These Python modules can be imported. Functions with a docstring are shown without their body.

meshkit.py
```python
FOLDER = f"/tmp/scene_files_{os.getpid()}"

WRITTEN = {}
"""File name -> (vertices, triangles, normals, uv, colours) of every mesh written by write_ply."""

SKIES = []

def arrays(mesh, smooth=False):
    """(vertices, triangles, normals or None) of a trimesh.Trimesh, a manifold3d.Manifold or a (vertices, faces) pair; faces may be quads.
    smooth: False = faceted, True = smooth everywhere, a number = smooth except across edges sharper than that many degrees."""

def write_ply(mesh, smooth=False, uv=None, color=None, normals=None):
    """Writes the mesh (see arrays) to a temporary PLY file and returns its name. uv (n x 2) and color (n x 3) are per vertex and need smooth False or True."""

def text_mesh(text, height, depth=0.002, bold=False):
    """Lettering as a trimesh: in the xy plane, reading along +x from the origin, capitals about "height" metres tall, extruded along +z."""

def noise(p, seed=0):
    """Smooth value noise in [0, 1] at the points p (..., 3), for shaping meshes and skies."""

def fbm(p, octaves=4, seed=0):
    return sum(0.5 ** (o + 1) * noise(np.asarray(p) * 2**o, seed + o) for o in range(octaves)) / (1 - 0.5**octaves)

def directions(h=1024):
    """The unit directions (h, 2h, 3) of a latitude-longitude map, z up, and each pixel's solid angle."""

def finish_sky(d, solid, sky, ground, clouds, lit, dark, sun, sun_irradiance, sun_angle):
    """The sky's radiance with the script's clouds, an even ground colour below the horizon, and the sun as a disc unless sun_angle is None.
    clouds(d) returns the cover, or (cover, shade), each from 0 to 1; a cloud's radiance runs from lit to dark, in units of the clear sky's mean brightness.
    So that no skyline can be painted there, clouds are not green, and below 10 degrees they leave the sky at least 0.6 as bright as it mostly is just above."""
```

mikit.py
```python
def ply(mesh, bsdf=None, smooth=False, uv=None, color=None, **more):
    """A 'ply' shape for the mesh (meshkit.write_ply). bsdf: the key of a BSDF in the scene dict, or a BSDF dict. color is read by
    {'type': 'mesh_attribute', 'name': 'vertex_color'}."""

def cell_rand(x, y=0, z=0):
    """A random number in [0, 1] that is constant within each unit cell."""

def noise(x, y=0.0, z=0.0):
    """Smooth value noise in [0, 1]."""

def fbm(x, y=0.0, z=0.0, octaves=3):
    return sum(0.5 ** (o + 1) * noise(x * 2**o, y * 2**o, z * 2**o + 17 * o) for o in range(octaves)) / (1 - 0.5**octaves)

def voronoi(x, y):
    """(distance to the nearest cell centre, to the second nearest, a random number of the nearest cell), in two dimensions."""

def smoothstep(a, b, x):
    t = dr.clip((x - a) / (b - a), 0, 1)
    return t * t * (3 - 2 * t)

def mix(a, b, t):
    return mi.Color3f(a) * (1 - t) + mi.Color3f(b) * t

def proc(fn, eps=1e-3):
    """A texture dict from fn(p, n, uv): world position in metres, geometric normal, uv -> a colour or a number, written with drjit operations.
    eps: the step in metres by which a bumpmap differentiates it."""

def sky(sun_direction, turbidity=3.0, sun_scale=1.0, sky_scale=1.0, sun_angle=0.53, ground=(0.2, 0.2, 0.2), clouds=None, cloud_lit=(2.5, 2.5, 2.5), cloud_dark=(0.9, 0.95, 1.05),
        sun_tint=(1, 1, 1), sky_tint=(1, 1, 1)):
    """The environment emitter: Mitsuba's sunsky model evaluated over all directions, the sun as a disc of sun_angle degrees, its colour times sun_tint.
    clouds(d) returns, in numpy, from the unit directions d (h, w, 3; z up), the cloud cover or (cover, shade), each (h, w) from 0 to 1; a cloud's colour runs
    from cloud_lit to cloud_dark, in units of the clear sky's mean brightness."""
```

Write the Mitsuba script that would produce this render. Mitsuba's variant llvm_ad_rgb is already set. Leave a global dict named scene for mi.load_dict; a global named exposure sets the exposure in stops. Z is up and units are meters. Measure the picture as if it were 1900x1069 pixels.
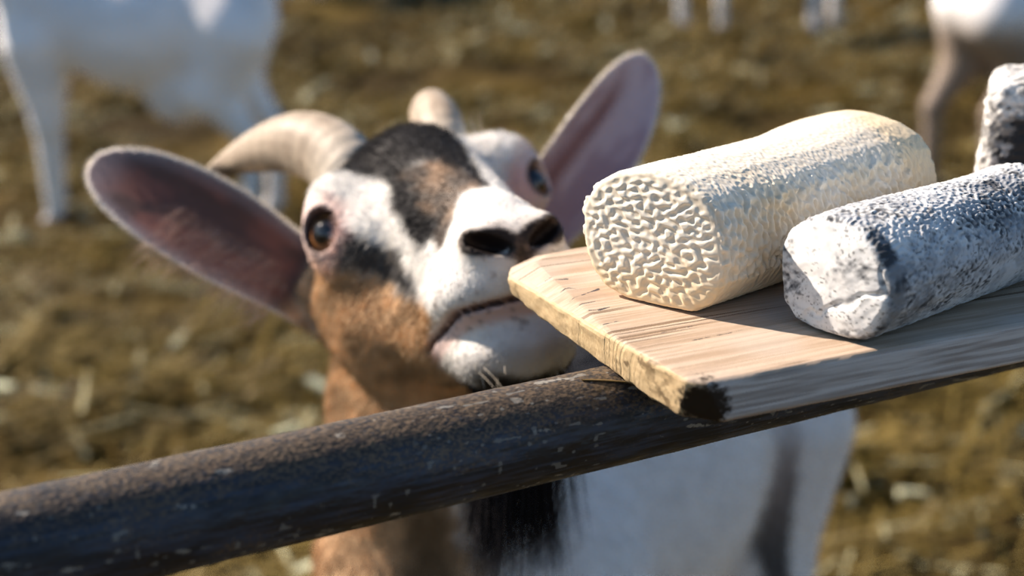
import math
import numpy as np
import trimesh
import manifold3d as m3
import mitsuba as mi
import drjit as dr
import mikit, meshkit
from scipy import ndimage
from scipy.interpolate import CubicSpline

T = mi.ScalarTransform4f
scene, labels = {}, {}

# ------------------------------------------------------------------ camera, sky, sun, exposure
CAM_Z = 1.25
PITCH = math.atan2(1005.0, 3000.0)
FWD = np.array([0, math.cos(PITCH), -math.sin(PITCH)])
scene['camera'] = {
    'type': 'thinlens', 'fov': 35.1426, 'fov_axis': 'x', 'near_clip': 0.05, 'far_clip': 300.0,
    'aperture_radius': 0.0056, 'focus_distance': 0.785,
    'to_world': T().look_at(origin=[0, 0, CAM_Z], target=[0, float(FWD[1]), CAM_Z + float(FWD[2])], up=[0, 0, 1])}
SUN_EL = math.radians(35)
SUN = np.array([-0.899 * math.cos(SUN_EL), 0.438 * math.cos(SUN_EL), math.sin(SUN_EL)])
SUN /= np.linalg.norm(SUN)
scene['sky'] = mikit.sky(SUN, turbidity=2.5, sun_scale=3.2, sky_scale=1.85, sun_angle=0.6, ground=(0.16, 0.13, 0.08), sun_tint=(0.95, 1.0, 1.20))
exposure = 1.28


def norm(v):
    v = np.asarray(v, float)
    return v / np.maximum(np.linalg.norm(v, axis=-1, keepdims=True), 1e-12)


def sst(a, b, x):
    t = np.clip((x - a) / (b - a), 0, 1)
    return t * t * (3 - 2 * t)


def lerp(a, b, t):
    return np.asarray(a) * (1 - t) + np.asarray(b) * t


def lab(key, label=None, category=None, group=None, kind=None):
    labels[key] = {k: v for k, v in (('label', label), ('category', category), ('group', group), ('kind', kind)) if v}


VCOL = {'type': 'mesh_attribute', 'name': 'vertex_color'}


def vmat(rough=0.6, spec=0.3, **kw):
    return {'type': 'twosided', 'b': {'type': 'principled', 'base_color': VCOL, 'roughness': rough, 'specular': spec, **kw}}


scene['skin_material'] = vmat(0.65, 0.25)
scene['hair_material'] = vmat(0.65, 0.06)
scene['horn_material'] = vmat(0.55, 0.3)
scene['eye_material'] = vmat(0.06, 0.6, clearcoat=1.0, clearcoat_gloss=0.97)
scene['cheese_material'] = vmat(0.55, 0.35)
scene['ash_cheese_material'] = vmat(0.8, 0.2)
scene['straw_material'] = vmat(0.55, 0.3)
scene['ground_material'] = vmat(0.9, 0.1)

# ------------------------------------------------------------------ ground and straw
rng = np.random.default_rng(5)


def ground_height(x, y):
    p = np.stack([x, y, np.zeros_like(x)], -1)
    h = 0.20 * (meshkit.fbm(p * 2.0, 3, seed=3) - 0.5) + 0.09 * (meshkit.fbm(p * [5.0, 9.0, 1], 2, seed=9) - 0.5)
    return h


gx = np.concatenate([np.linspace(-60, -6.2, 14), np.linspace(-6, 6, 170), np.linspace(6.2, 60, 14)])
gy = np.concatenate([np.linspace(-40, -2.2, 12), np.linspace(-2, 12, 200), np.linspace(12.4, 90, 16)])
X, Y = np.meshgrid(gx, gy, indexing='ij')
Z = ground_height(X, Y)
nx, ny = X.shape
idx = np.arange(nx * ny).reshape(nx, ny)
quads = np.stack([idx[:-1, :-1], idx[1:, :-1], idx[1:, 1:], idx[:-1, 1:]], -1).reshape(-1, 4)
V = np.stack([X, Y, Z], -1).reshape(-1, 3)
gn = meshkit.fbm(V * [1.7, 2.6, 1], 3, seed=21)[:, None]
gcol = lerp([0.026, 0.017, 0.005], [0.095, 0.063, 0.014], sst(0.3, 0.7, gn))
scene['ground'] = mikit.ply((V, quads), 'ground_material', smooth=True, color=gcol)
lab('ground', 'brown straw-strewn dirt floor of the goat pen', kind='structure')


def straw_mesh(n, seed):
    r = np.random.default_rng(seed)
    y = 1.2 + 10.5 * r.random(n) ** 1.15
    x = (r.random(n) - 0.5) * (2.2 + 0.86 * y)
    dens = meshkit.fbm(np.stack([x * 1.9, y * 3.0, 0 * x], -1), 3, seed=33)
    keep = dens + 0.25 * (r.random(n) - 0.5) > 0.42
    x, y, dens = x[keep], y[keep], dens[keep]
    n = len(x)
    L = r.uniform(0.05, 0.22, n)
    a = r.normal(0.25, 0.9, n)
    el = r.normal(0.08, 0.22, n)
    d = np.stack([np.cos(a) * np.cos(el), np.sin(a) * np.cos(el), np.sin(el)], -1)
    c = np.stack([x, y, ground_height(x, y) + 0.006 + 0.035 * r.random(n) ** 2], -1)
    w = r.uniform(0.0014, 0.0038, n) * (1 + 0.12 * y)
    chip = r.random(n) < 0.006
    w = np.where(chip, r.uniform(0.008, 0.016, n), w)
    L = np.where(chip, r.uniform(0.05, 0.11, n), L)
    c = c + np.where(chip, 0.02, 0)[:, None] * [0, 0, 1.0]
    s = norm(np.cross(d, [0, 0, 1.0]))
    t = np.cross(s, d)
    vs = []
    for e, bend in ((-0.5, 0.0), (0.5, 0.0)):
        for k in range(3):
            b = 2 * math.pi * k / 3 + 0.5
            vs.append(c + d * (L * e)[:, None] + (s * math.cos(b) + t * math.sin(b)) * w[:, None])
    v = np.stack(vs, 1)
    f = np.array([[0, 1, 4], [0, 4, 3], [1, 2, 5], [1, 5, 4], [2, 0, 3], [2, 3, 5], [0, 2, 1], [3, 4, 5]])
    F = (f[None] + (np.arange(n) * 6)[:, None, None]).reshape(-1, 3)
    tone = np.clip(0.55 * r.random(n) + 0.9 * (dens - 0.3), 0, 1)[:, None]
    col = lerp([0.052, 0.036, 0.010], [0.235, 0.168, 0.037], tone)
    pale = (r.random(n) < 0.10)[:, None]
    col = np.where(pale, lerp(col, [0.50, 0.48, 0.29], 0.7), col)
    col = np.where(chip[:, None], [0.46, 0.47, 0.32], col)
    return v.reshape(-1, 3), F, np.repeat(col, 6, axis=0)


v, f, c = straw_mesh(95000, 11)
scene['straw_bedding'] = mikit.ply((v, f), 'straw_material', smooth=False, color=c)
lab('straw_bedding', 'loose yellow-brown straw and hay bedding strewn over the pen floor', 'straw', kind='stuff')

# ------------------------------------------------------------------ signed-distance modelling
def ell(p, c, r):
    q = (p - np.asarray(c, np.float32)) / np.asarray(r, np.float32)
    k0 = np.sqrt((q * q).sum(-1))
    q2 = q / np.asarray(r, np.float32)
    k1 = np.sqrt((q2 * q2).sum(-1))
    return k0 * (k0 - 1) / np.maximum(k1, 1e-6)


def cone(p, a, b, ra, rb):
    a = np.asarray(a, np.float32)
    b = np.asarray(b, np.float32)
    ba = b - a
    h = np.clip(((p - a) @ ba) / float(ba @ ba), 0, 1)
    q = p - a - h[:, None] * ba
    return np.sqrt((q * q).sum(-1)) - (ra + (rb - ra) * h)


def smin(a, b, k):
    h = np.maximum(k - np.abs(a - b), 0) / k
    return np.minimum(a, b) - h * h * k * 0.25


def smax(a, b, k):
    return -smin(-a, -b, k)


def chunked(fn, p, n=150000):
    return np.concatenate([fn(p[i:i + n].astype(np.float32)) for i in range(0, len(p), n)]) if len(p) else np.zeros(0, np.float32)


def surface_net(fn, lo, hi, h, newton=2):
    """Vertices, triangles and smooth normals of the zero surface of fn; evaluated only in blocks that the surface can reach."""
    B = 8
    lo = np.asarray(lo, float)
    nb = np.ceil((np.asarray(hi) - lo) / (h * B)).astype(int)
    n = nb * B + 1
    ci = np.stack(np.meshgrid(*[np.arange(k) for k in nb], indexing='ij'), -1)
    cd = chunked(fn, (lo + (ci.reshape(-1, 3) + 0.5) * B * h)).reshape(nb)
    vol = np.repeat(np.repeat(np.repeat(np.sign(cd), B, 0), B, 1), B, 2).astype(np.float32)
    vol = np.pad(vol, ((0, 1),) * 3, mode='edge')
    act = np.argwhere(np.abs(cd) < B * h * 1.25)
    loc = np.stack(np.meshgrid(*[np.arange(B + 1)] * 3, indexing='ij'), -1).reshape(-1, 3)
    for i in range(0, len(act), 400):
        g = (act[i:i + 400, None] * B + loc[None]).reshape(-1, 3)
        vol[g[:, 0], g[:, 1], g[:, 2]] = chunked(fn, lo + g * h)
    s = vol < 0
    e = [s[:-1] if a == 0 else s[1:] for a in (0, 1)]
    allin = np.ones(np.array(s.shape) - 1, bool)
    anyin = np.zeros(np.array(s.shape) - 1, bool)
    sl = (slice(0, -1), slice(1, None))
    for a in np.ndindex(2, 2, 2):
        q = s[sl[a[0]], sl[a[1]], sl[a[2]]]
        allin &= q
        anyin |= q
    cells = np.argwhere(anyin & ~allin)
    cid = np.full(allin.shape, -1, np.int64)
    cid[tuple(cells.T)] = np.arange(len(cells))
    corner = np.array(list(np.ndindex(2, 2, 2)))
    val = np.stack([vol[tuple((cells + c).T)] for c in corner], 1)
    acc, cnt = np.zeros((len(cells), 3)), np.zeros(len(cells))
    for i in range(8):
        for j in range(i + 1, 8):
            if np.abs(corner[i] - corner[j]).sum() == 1:
                m = (val[:, i] < 0) != (val[:, j] < 0)
                t = val[m, i] / (val[m, i] - val[m, j])
                acc[m] += corner[i] + t[:, None] * (corner[j] - corner[i])
                cnt[m] += 1
    v = lo + h * (cells + acc / cnt[:, None])
    faces = []
    for ax in range(3):
        u, w = [(1, 2), (2, 0), (0, 1)][ax]
        a = [slice(None)] * 3
        b = [slice(None)] * 3
        a[ax], b[ax] = slice(0, -1), slice(1, None)
        pts = np.argwhere(s[tuple(a)] != s[tuple(b)])
        pts = pts[(pts[:, u] > 0) & (pts[:, w] > 0) & (pts[:, u] < allin.shape[u]) & (pts[:, w] < allin.shape[w])]
        inside = s[tuple(pts.T)]
        eu, ew = np.eye(3, dtype=int)[u], np.eye(3, dtype=int)[w]
        q = np.stack([cid[tuple((pts - du * eu - dw * ew).T)] for du, dw in ((1, 1), (0, 1), (0, 0), (1, 0))], 1)
        faces.append(np.where(inside[:, None], q, q[:, ::-1]))
    f = np.vstack(faces)
    f = f[(f >= 0).all(1)]
    eps = h * 0.35

    def grad(p):
        return np.stack([(chunked(fn, p + eps * k) - chunked(fn, p - eps * k)) / (2 * eps) for k in np.eye(3)], -1)

    for _ in range(newton):
        g = grad(v)
        d = chunked(fn, v)
        step = d[:, None] * g / np.maximum((g * g).sum(-1, keepdims=True), 0.2)
        ln = np.linalg.norm(step, axis=1, keepdims=True)
        v = v - 0.9 * step * np.minimum(1, 0.6 * h / np.maximum(ln, 1e-9))
    f = np.vstack([f[:, [0, 1, 2]], f[:, [0, 2, 3]]])
    return v, f, norm(grad(v))


# ------------------------------------------------------------------ the goat at the rail
HO = np.array([-0.0581, 1.0578, 0.9527])
HR = np.array([[-0.93506, 0.27479, -0.22395], [-0.34472, -0.85212, 0.39377], [-0.08263, 0.44540, 0.89151]])
HS = 1.1440


def to_local(p):
    return ((p - HO) @ HR / HS)


def to_world(q):
    return HO + HS * (np.asarray(q, float) @ HR.T)


EYES = ((np.array([0.0568, 0.001, -0.0065]), norm([0.70, 0.68, 0.20])), (np.array([-0.0605, 0.002, 0.001]), norm([-0.52, 0.83, 0.18])))   # ball centre and gaze
EYE_R = 0.0152


def frame(u, n):
    u = norm(u)
    n = norm(n - u * (n @ u))
    return u, np.cross(n, u), n


EARS = []
for base, tip, nrm, width, cup in (((0.058, -0.064, -0.034), (0.177, -0.112, 0.084), (0.10, 0.95, 0.0), 0.0305, 0.70),
                                   ((-0.062, -0.064, -0.030), (-0.195, -0.075, 0.085), (-0.10, 0.9, -0.2), 0.030, 0.75)):
    b, t = np.array(base), np.array(tip)
    EARS.append((b, np.linalg.norm(t - b), frame(t - b, np.array(nrm)), width, cup))


def ear_coords(q, ear):
    b, L, (u, v, n), W, cup = ear
    r = q - b.astype(np.float32)
    return r @ u / L, r @ v, r @ n


def ear_width(t, W):
    tail = np.clip((t - 0.42) / 0.58, 0, 1)
    return W * (0.80 + 0.20 * sst(0.0, 0.45, t)) * np.sqrt(np.maximum(1 - tail ** 2.5, 1e-4))


def ear_sdf(q, ear):
    b, L, fr, W, cup = ear
    t, v, d = ear_coords(q, ear)
    w = ear_width(np.clip(t, 0, 1), W)
    x = np.clip(v / W, -1.6, 1.6)
    d0 = cup * W * (x * x * (1.0 - 0.45 * np.clip(t, 0, 1)) - 0.25) + 0.012 * np.sin(np.clip(t, 0, 1.2) * 2.4)
    th = 0.0024
    slab = (np.abs(d - d0) - th) / np.sqrt(1 + (2 * cup * x) ** 2)
    return smax(slab, np.maximum(np.abs(v) - w, np.maximum((t - 0.995) * L, (-0.06 - t) * L)), 0.003)


def head_sdf(q):
    x, y, z = q[:, 0], q[:, 1], q[:, 2]
    a = q.copy()
    a[:, 0] = np.abs(x)
    d = ell(a, (0, -0.058, -0.002), (0.056, 0.070, 0.057))
    d = smin(d, cone(a, (0, -0.012, -0.004), (0, 0.112, -0.055), 0.049, 0.029), 0.02)
    d = smin(d, cone(a, (0, 0.0, 0.022), (0, 0.124, -0.034), 0.026, 0.0165), 0.015)
    for (ec, eg), sg in zip(EYES, (1, -1)):
        d = smin(d, ell(q, ec + (-0.0098 * sg, -0.009, 0.018), (0.022, 0.026, 0.019)), 0.016)
    d = smin(d, cone(a, (0.028, -0.035, -0.050), (0.014, 0.085, -0.076), 0.034, 0.024), 0.02)
    d = smin(d, ell(a, (0.035, -0.036, -0.045), (0.027, 0.056, 0.050)), 0.025)
    d = smin(d, cone(a, (0, -0.035, -0.068), (0, 0.104, -0.096), 0.037, 0.020), 0.022)
    d = smin(d, ell(a, (0, 0.127, -0.055), (0.031, 0.034, 0.028)), 0.012)
    d = smin(d, ell(a, (0.018, 0.108, -0.066), (0.023, 0.040, 0.019)), 0.010)
    d = smin(d, ell(a, (0, 0.110, -0.100), (0.032, 0.034, 0.022)), 0.012)
    d = smin(d, ell(a, (0.016, 0.146, -0.045), (0.011, 0.012, 0.0095)), 0.008)
    # ears
    for ear in EARS:
        b, L, (u, v, n), W, cup = ear
        d = smin(d, cone(q, b - u * 0.016, b + u * 0.010, 0.020, 0.010), 0.016)
        d = smin(d, ear_sdf(q, ear), 0.007)
    # eye sockets: lids around the ball, then the opening
    for (ec, eg), sg in zip(EYES, (1, -1)):
        e = q - ec.astype(np.float32)
        if sg > 0:
            d = smin(d, ell(e, (-0.0128, 0.005, -0.008), (0.020, 0.034, 0.022)), 0.02)
        d = smin(d, np.sqrt((e * e).sum(-1)) - (EYE_R + 0.0026), 0.016)
        gu, gv_, gn_ = frame(np.array([-0.70 * sg, 0.68, -0.25]), eg)
        eu, ev, en = e @ gu, e @ gv_, e @ gn_
        rad = np.sqrt((eu / 1.12) ** 2 + (ev / 1.0) ** 2) - (0.0124 if sg > 0 else 0.0100)
        d = smax(d, -np.maximum(rad, -en), 0.002)
    # mouth line, nostrils, philtrum
    zm = -0.076 - 0.20 * np.clip(0.13 - y, 0, 0.07)
    groove = np.maximum(np.maximum(np.abs(z - zm) - 0.0011, -d - 0.006), 0.070 - y)
    d = smax(d, -groove, 0.003)
    na = a - np.array([0.0160, 0.1580, -0.0470], np.float32)
    ca, sa = math.cos(0.5), math.sin(0.5)
    nn = np.stack([na[:, 0] * ca + na[:, 2] * sa, na[:, 1], -na[:, 0] * sa + na[:, 2] * ca], -1)
    d = smax(d, -ell(nn, (0, 0, 0), (0.0130, 0.014, 0.0044)), 0.003)
    d = smax(d, -(cone(a, (0, 0.161, -0.056), (0, 0.156, -0.076), 0.0016, 0.0016)), 0.004)
    return d * HS


AX = norm([0.50, 0.866, 0.0])          # the trunk runs away from the rail
SD = np.array([AX[1], -AX[0], 0.0])


CHEST = np.array([-0.036, 1.185, 0.605])


def body_sdf(p):
    d = cone(p, to_world((0, -0.072, -0.034)), (-0.063, 1.143, 0.765), 0.060, 0.064)
    d = smin(d, cone(p, to_world((0, -0.03, -0.075)), (-0.061, 1.108, 0.735), 0.040, 0.045), 0.03)
    chest = CHEST
    d = smin(d, cone(p, (-0.063, 1.143, 0.765), chest, 0.064, 0.100), 0.05)
    mid, rump = chest + AX * 0.24, chest + AX * 0.43
    d = smin(d, cone(p, chest, mid, 0.112, 0.135), 0.06)
    d = smin(d, cone(p, mid, rump, 0.135, 0.098), 0.06)
    d = smin(d, cone(p, rump + (0, 0, 0.06), rump + AX * 0.11 + (0, 0, 0.08), 0.03, 0.010), 0.03)
    for s in (-1, 1):
        f0 = chest + SD * (0.075 * s) + AX * 0.02
        d = smin(d, cone(p, f0, f0 + (0, 0, -0.17), 0.062, 0.040), 0.05)
        d = smin(d, cone(p, f0 + (0, 0, -0.17), f0 + (0, 0, -0.33), 0.040, 0.028), 0.02)
        d = smin(d, cone(p, f0 + (0, 0, -0.33), (f0[0], f0[1], 0.07), 0.028, 0.019), 0.015)
        d = smin(d, cone(p, (f0[0], f0[1], 0.07), (f0[0] - AX[0] * 0.03, f0[1] - AX[1] * 0.03, 0.022), 0.020, 0.027), 0.01)
        h0 = rump + SD * (0.070 if s < 0 else 0.086) * s + AX * (0.01 if s > 0 else 0)
        k0, k1, k2 = h0 - AX * 0.03 + (0, 0, -0.16), h0 + AX * 0.075 + (0, 0, -0.30), h0 + AX * 0.065
        d = smin(d, cone(p, h0 + (0, 0, -0.01), k0, 0.088, 0.060), 0.04)
        d = smin(d, cone(p, k0, k1, 0.058, 0.026), 0.03)
        d = smin(d, cone(p, k1, (k2[0], k2[1], 0.07), 0.026, 0.019), 0.015)
        d = smin(d, cone(p, (k2[0], k2[1], 0.07), (k2[0] - AX[0] * 0.03, k2[1] - AX[1] * 0.03, 0.022), 0.020, 0.027), 0.01)
    return d


def goat_sdf(p):
    d = body_sdf(p)
    q = to_local(p).astype(np.float32)
    near = (q * q).sum(-1) < 0.30 ** 2
    if near.any():
        d[near] = smin(d[near], head_sdf(q[near]).astype(np.float32), 0.022)
    return d.astype(np.float32)


gv, gf, gn = surface_net(goat_sdf, (-0.36, 0.76, -0.01), (0.42, 1.86, 1.16), 0.0027)


def smear(a, seed, scale):
    """A signed noise about zero, for ragged patch borders."""
    return meshkit.fbm(a * scale, 3, seed=seed) - 0.5



def zc_(y):
    return -0.035 - 0.12 * y


def chart(q):
    """Coat map of the head: the angle around the face's axis (as metres at a 45 mm radius) and the distance along it."""
    return np.stack([np.arctan2(q[:, 0], q[:, 2] - zc_(q[:, 1])) * 0.045, q[:, 1]], -1)


def poly_dist(c, poly):
    """Signed distance to a polygon, negative inside."""
    a, b = poly, np.roll(poly, -1, 0)
    d2, odd = np.full(len(c), 1e9), np.zeros(len(c), bool)
    for p, r in zip(a, b):
        e = r - p
        t = np.clip(((c - p) @ e) / max(e @ e, 1e-12), 0, 1)
        d2 = np.minimum(d2, ((c - p - t[:, None] * e) ** 2).sum(-1))
        hit = (p[1] > c[:, 1]) != (r[1] > c[:, 1])
        odd ^= hit & (c[:, 0] < (r[0] - p[0]) * (c[:, 1] - p[1]) / (r[1] - p[1] + 1e-12) + p[0])
    return np.sqrt(d2) * np.where(odd, -1, 1)


K = np.array([0.045, 1.0])
FOREHEAD = K * np.array([[0.66, 0.004], [0.62, -0.03], [0.30, -0.065], [-0.20, -0.065], [-0.36, -0.02], [-0.303, 0.0195], [-0.327, 0.0443], [-0.201, 0.0836], [-0.127, 0.1092], [-0.118, 0.1237], [-0.004, 0.1160], [0.023, 0.1006], [0.061, 0.0837],
                         [0.154, 0.0680], [0.270, 0.0599], [0.401, 0.0508], [0.494, 0.0764], [0.672, 0.0865], [0.745, 0.1044], [0.958, 0.1024], [1.214, 0.0926], [1.176, 0.0853], [0.966, 0.0672], [0.744, 0.0564], [0.589, 0.0442], [0.504, 0.0249], [0.56, 0.014]])
BRIDGE = K * np.array([[0.401, 0.0508], [0.278, 0.0634], [0.140, 0.0780], [0.065, 0.0991], [0.046, 0.1147], [0.251, 0.1091], [0.475, 0.1076], [0.754, 0.1138], [1.110, 0.1114], [0.955, 0.1046], [0.672, 0.0865], [0.494, 0.0764]])
CHEEK = K * np.array([[1.251, 0.0121], [1.130, 0.0171], [1.135, 0.0279], [1.163, 0.0511], [1.291, 0.0665], [1.551, 0.0697], [1.767, 0.0900], [1.910, 0.0894], [1.864, 0.0683], [1.663, 0.0512], [1.490, 0.0359], [1.438, 0.0218], [1.377, 0.0107]])
TAN = K * np.array([[1.277, -0.15], [1.277, -0.0585], [1.299, 0.0020], [1.331, 0.0077], [1.468, 0.0321], [1.677, 0.0512], [1.879, 0.0690], [1.961, 0.1036], [2.152, 0.1063], [2.465, 0.0790], [2.706, 0.0718], [3.3, 0.07], [3.3, -0.15]])
BLACK_C, WHITE_C, TAN_C = np.array([0.008, 0.008, 0.010]), np.array([0.77, 0.755, 0.725]), np.array([0.49, 0.325, 0.19])


def goat_color(p, hair=False):
    """Coat colour with some painted shade at world points on the goat, and how bare the skin is there (0 to 1)."""
    n = len(p)
    q = to_local(p)
    jit = (0.010 if hair else 0.006) * (meshkit.fbm(q * 160, 3, 2) - 0.5) + (0.008 * (meshkit.fbm(q * 55, 2, 4) - 0.5))
    m = lambda d, w=0.003: sst(w, -w, d + jit)[:, None]
    tone = meshkit.fbm(q * [110, 38, 75], 3, 6)[:, None]
    tan = lerp(TAN_C * 0.62, TAN_C * 1.25, sst(0.25, 0.75, tone))
    white = WHITE_C * (0.90 + 0.14 * tone)
    bare = np.zeros(n)
    # neck and trunk
    s_, a_ = (p - CHEST) @ SD, (p - CHEST) @ AX
    trunk = np.maximum(sst(0.025, 0.048, s_ + 0.25 * (p[:, 2] - 0.80) + jit * 2), sst(0.03, 0.10, a_ + jit * 2))[:, None]
    col = lerp(tan, np.minimum(white * [1.06, 1.06, 1.10], 0.9), trunk)
    withers_dark = sst(0.715, 0.732, p[:, 2] + jit) * sst(0.04, 0.07, a_) * sst(0.34, 0.28, a_) * sst(0.11, 0.085, np.abs(s_))
    col = lerp(col, [0.022, 0.024, 0.030], withers_dark[:, None])  # dark blue-grey patch over the top of the trunk
    crease_shade = sst(0.350, 0.360, a_ + jit) * sst(0.384, 0.372, a_ + jit) * sst(0.06, 0.09, s_) * sst(0.66, 0.58, p[:, 2])
    col = lerp(col, lerp([0.025, 0.022, 0.024], [0.30, 0.25, 0.24], sst(0.48, 0.60, p[:, 2])[:, None]), 0.92 * crease_shade[:, None])  # shade of the crease and gap before the thigh, painted into the coat
    neck_shade = sst(0.010, 0.035, s_ + jit) * sst(0.060, 0.045, s_ + jit) * sst(0.0, -0.04, a_) * sst(0.80, 0.76, p[:, 2])
    col = lerp(col, TAN_C * 0.30, 0.85 * neck_shade[:, None])  # shaded side of the neck front, painted as a darker tan
    # head
    head = (q * q).sum(-1) < 0.30 ** 2
    h = np.zeros(n)
    h[head] = (sst(-0.115, -0.095, q[head, 1]) * sst(-0.16, -0.13, q[head, 2]) * sst(0.215, 0.195, np.linalg.norm(q[head], axis=1)))
    c = chart(q)
    hc = white.copy()
    cm = c * [1, 1]
    cm[:, 0] = np.abs(cm[:, 0])
    hc = lerp(hc, tan * [1.12, 1.12, 1.10], m(poly_dist(cm, TAN), 0.004))
    grey = lerp([0.035, 0.033, 0.034], [0.12, 0.105, 0.09], sst(0.45, 0.7, tone))
    hc = lerp(hc, lerp([0.05, 0.034, 0.024], [0.27, 0.17, 0.10], sst(0.35, 0.75, tone)), 0.95 * m(poly_dist(c, BRIDGE) - 0.0070, 0.004))
    hc = lerp(hc, BLACK_C, m(poly_dist(c, FOREHEAD)))
    hc = lerp(hc, grey, 0.95 * m(poly_dist(c, CHEEK), 0.004))
    a = np.abs(q) * [1, 0, 0] + q * [0, 1, 1]
    for (ec, eg), sg in zip(EYES, (1, -1)):
        e = q - ec
        ed = np.linalg.norm(e - eg * 0.008, axis=1)
        hc = lerp(hc, [0.60, 0.41, 0.36], 0.75 * sst(0.028, 0.019, ed + 0.6 * jit)[:, None])
        hc = lerp(hc, [0.62, 0.36, 0.33], 0.7 * sst(0.018, 0.004, np.linalg.norm(e - [-0.004 * sg, 0.019, 0], axis=1) + jit)[:, None])
        lid = sst(0.0152 if sg > 0 else 0.0130, 0.0130 if sg > 0 else 0.0108, np.linalg.norm(np.cross(e, eg), axis=1)) * (e @ eg > 0)
        hc = lerp(hc, [0.05, 0.025, 0.02], 0.9 * lid[:, None])
        bare = np.maximum(bare, sst(0.023, 0.018, ed))
    # nose pad, nostrils, lips
    def seg(u, v):
        u, v = np.array(u), np.array(v)
        t = np.clip(((a - u) @ (v - u)) / ((v - u) @ (v - u)), 0, 1)
        return np.linalg.norm(a - u - t[:, None] * (v - u), axis=1)
    pad = np.minimum(seg((0.026, 0.150, -0.041), (0.012, 0.158, -0.047)) - 0.0056, np.minimum(seg((0.012, 0.158, -0.047), (0, 0.160, -0.053)) - 0.0066, seg((0, 0.160, -0.053), (0, 0.157, -0.066)) - 0.0042))
    padm = sst(0.0022, -0.0016, pad + 0.35 * jit)
    hc = lerp(hc, [0.42, 0.35, 0.29], (0.5 * sst(0.010, 0.0, pad + jit))[:, None])
    hc = lerp(hc, lerp([0.020, 0.014, 0.011], [0.075, 0.052, 0.040], sst(0.4, 0.7, meshkit.fbm(q * 420, 2, 9))[:, None]), padm[:, None])
    cav = np.linalg.norm((a - [0.0150, 0.1545, -0.0470]) / [0.0155, 0.0170, 0.0075], axis=1)
    hc = lerp(hc, [0.012, 0.008, 0.007], sst(1.0, 0.85, cav)[:, None])
    bare = np.maximum(np.maximum(bare, sst(0.005, 0.001, pad)), sst(1.15, 1.0, cav))
    zm = -0.076 - 0.20 * np.clip(0.13 - q[:, 1], 0, 0.07)
    front = sst(0.066, 0.080, q[:, 1])
    lips = sst(0.0075, 0.004, np.abs(q[:, 2] - zm + 0.0035)) * front
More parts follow.
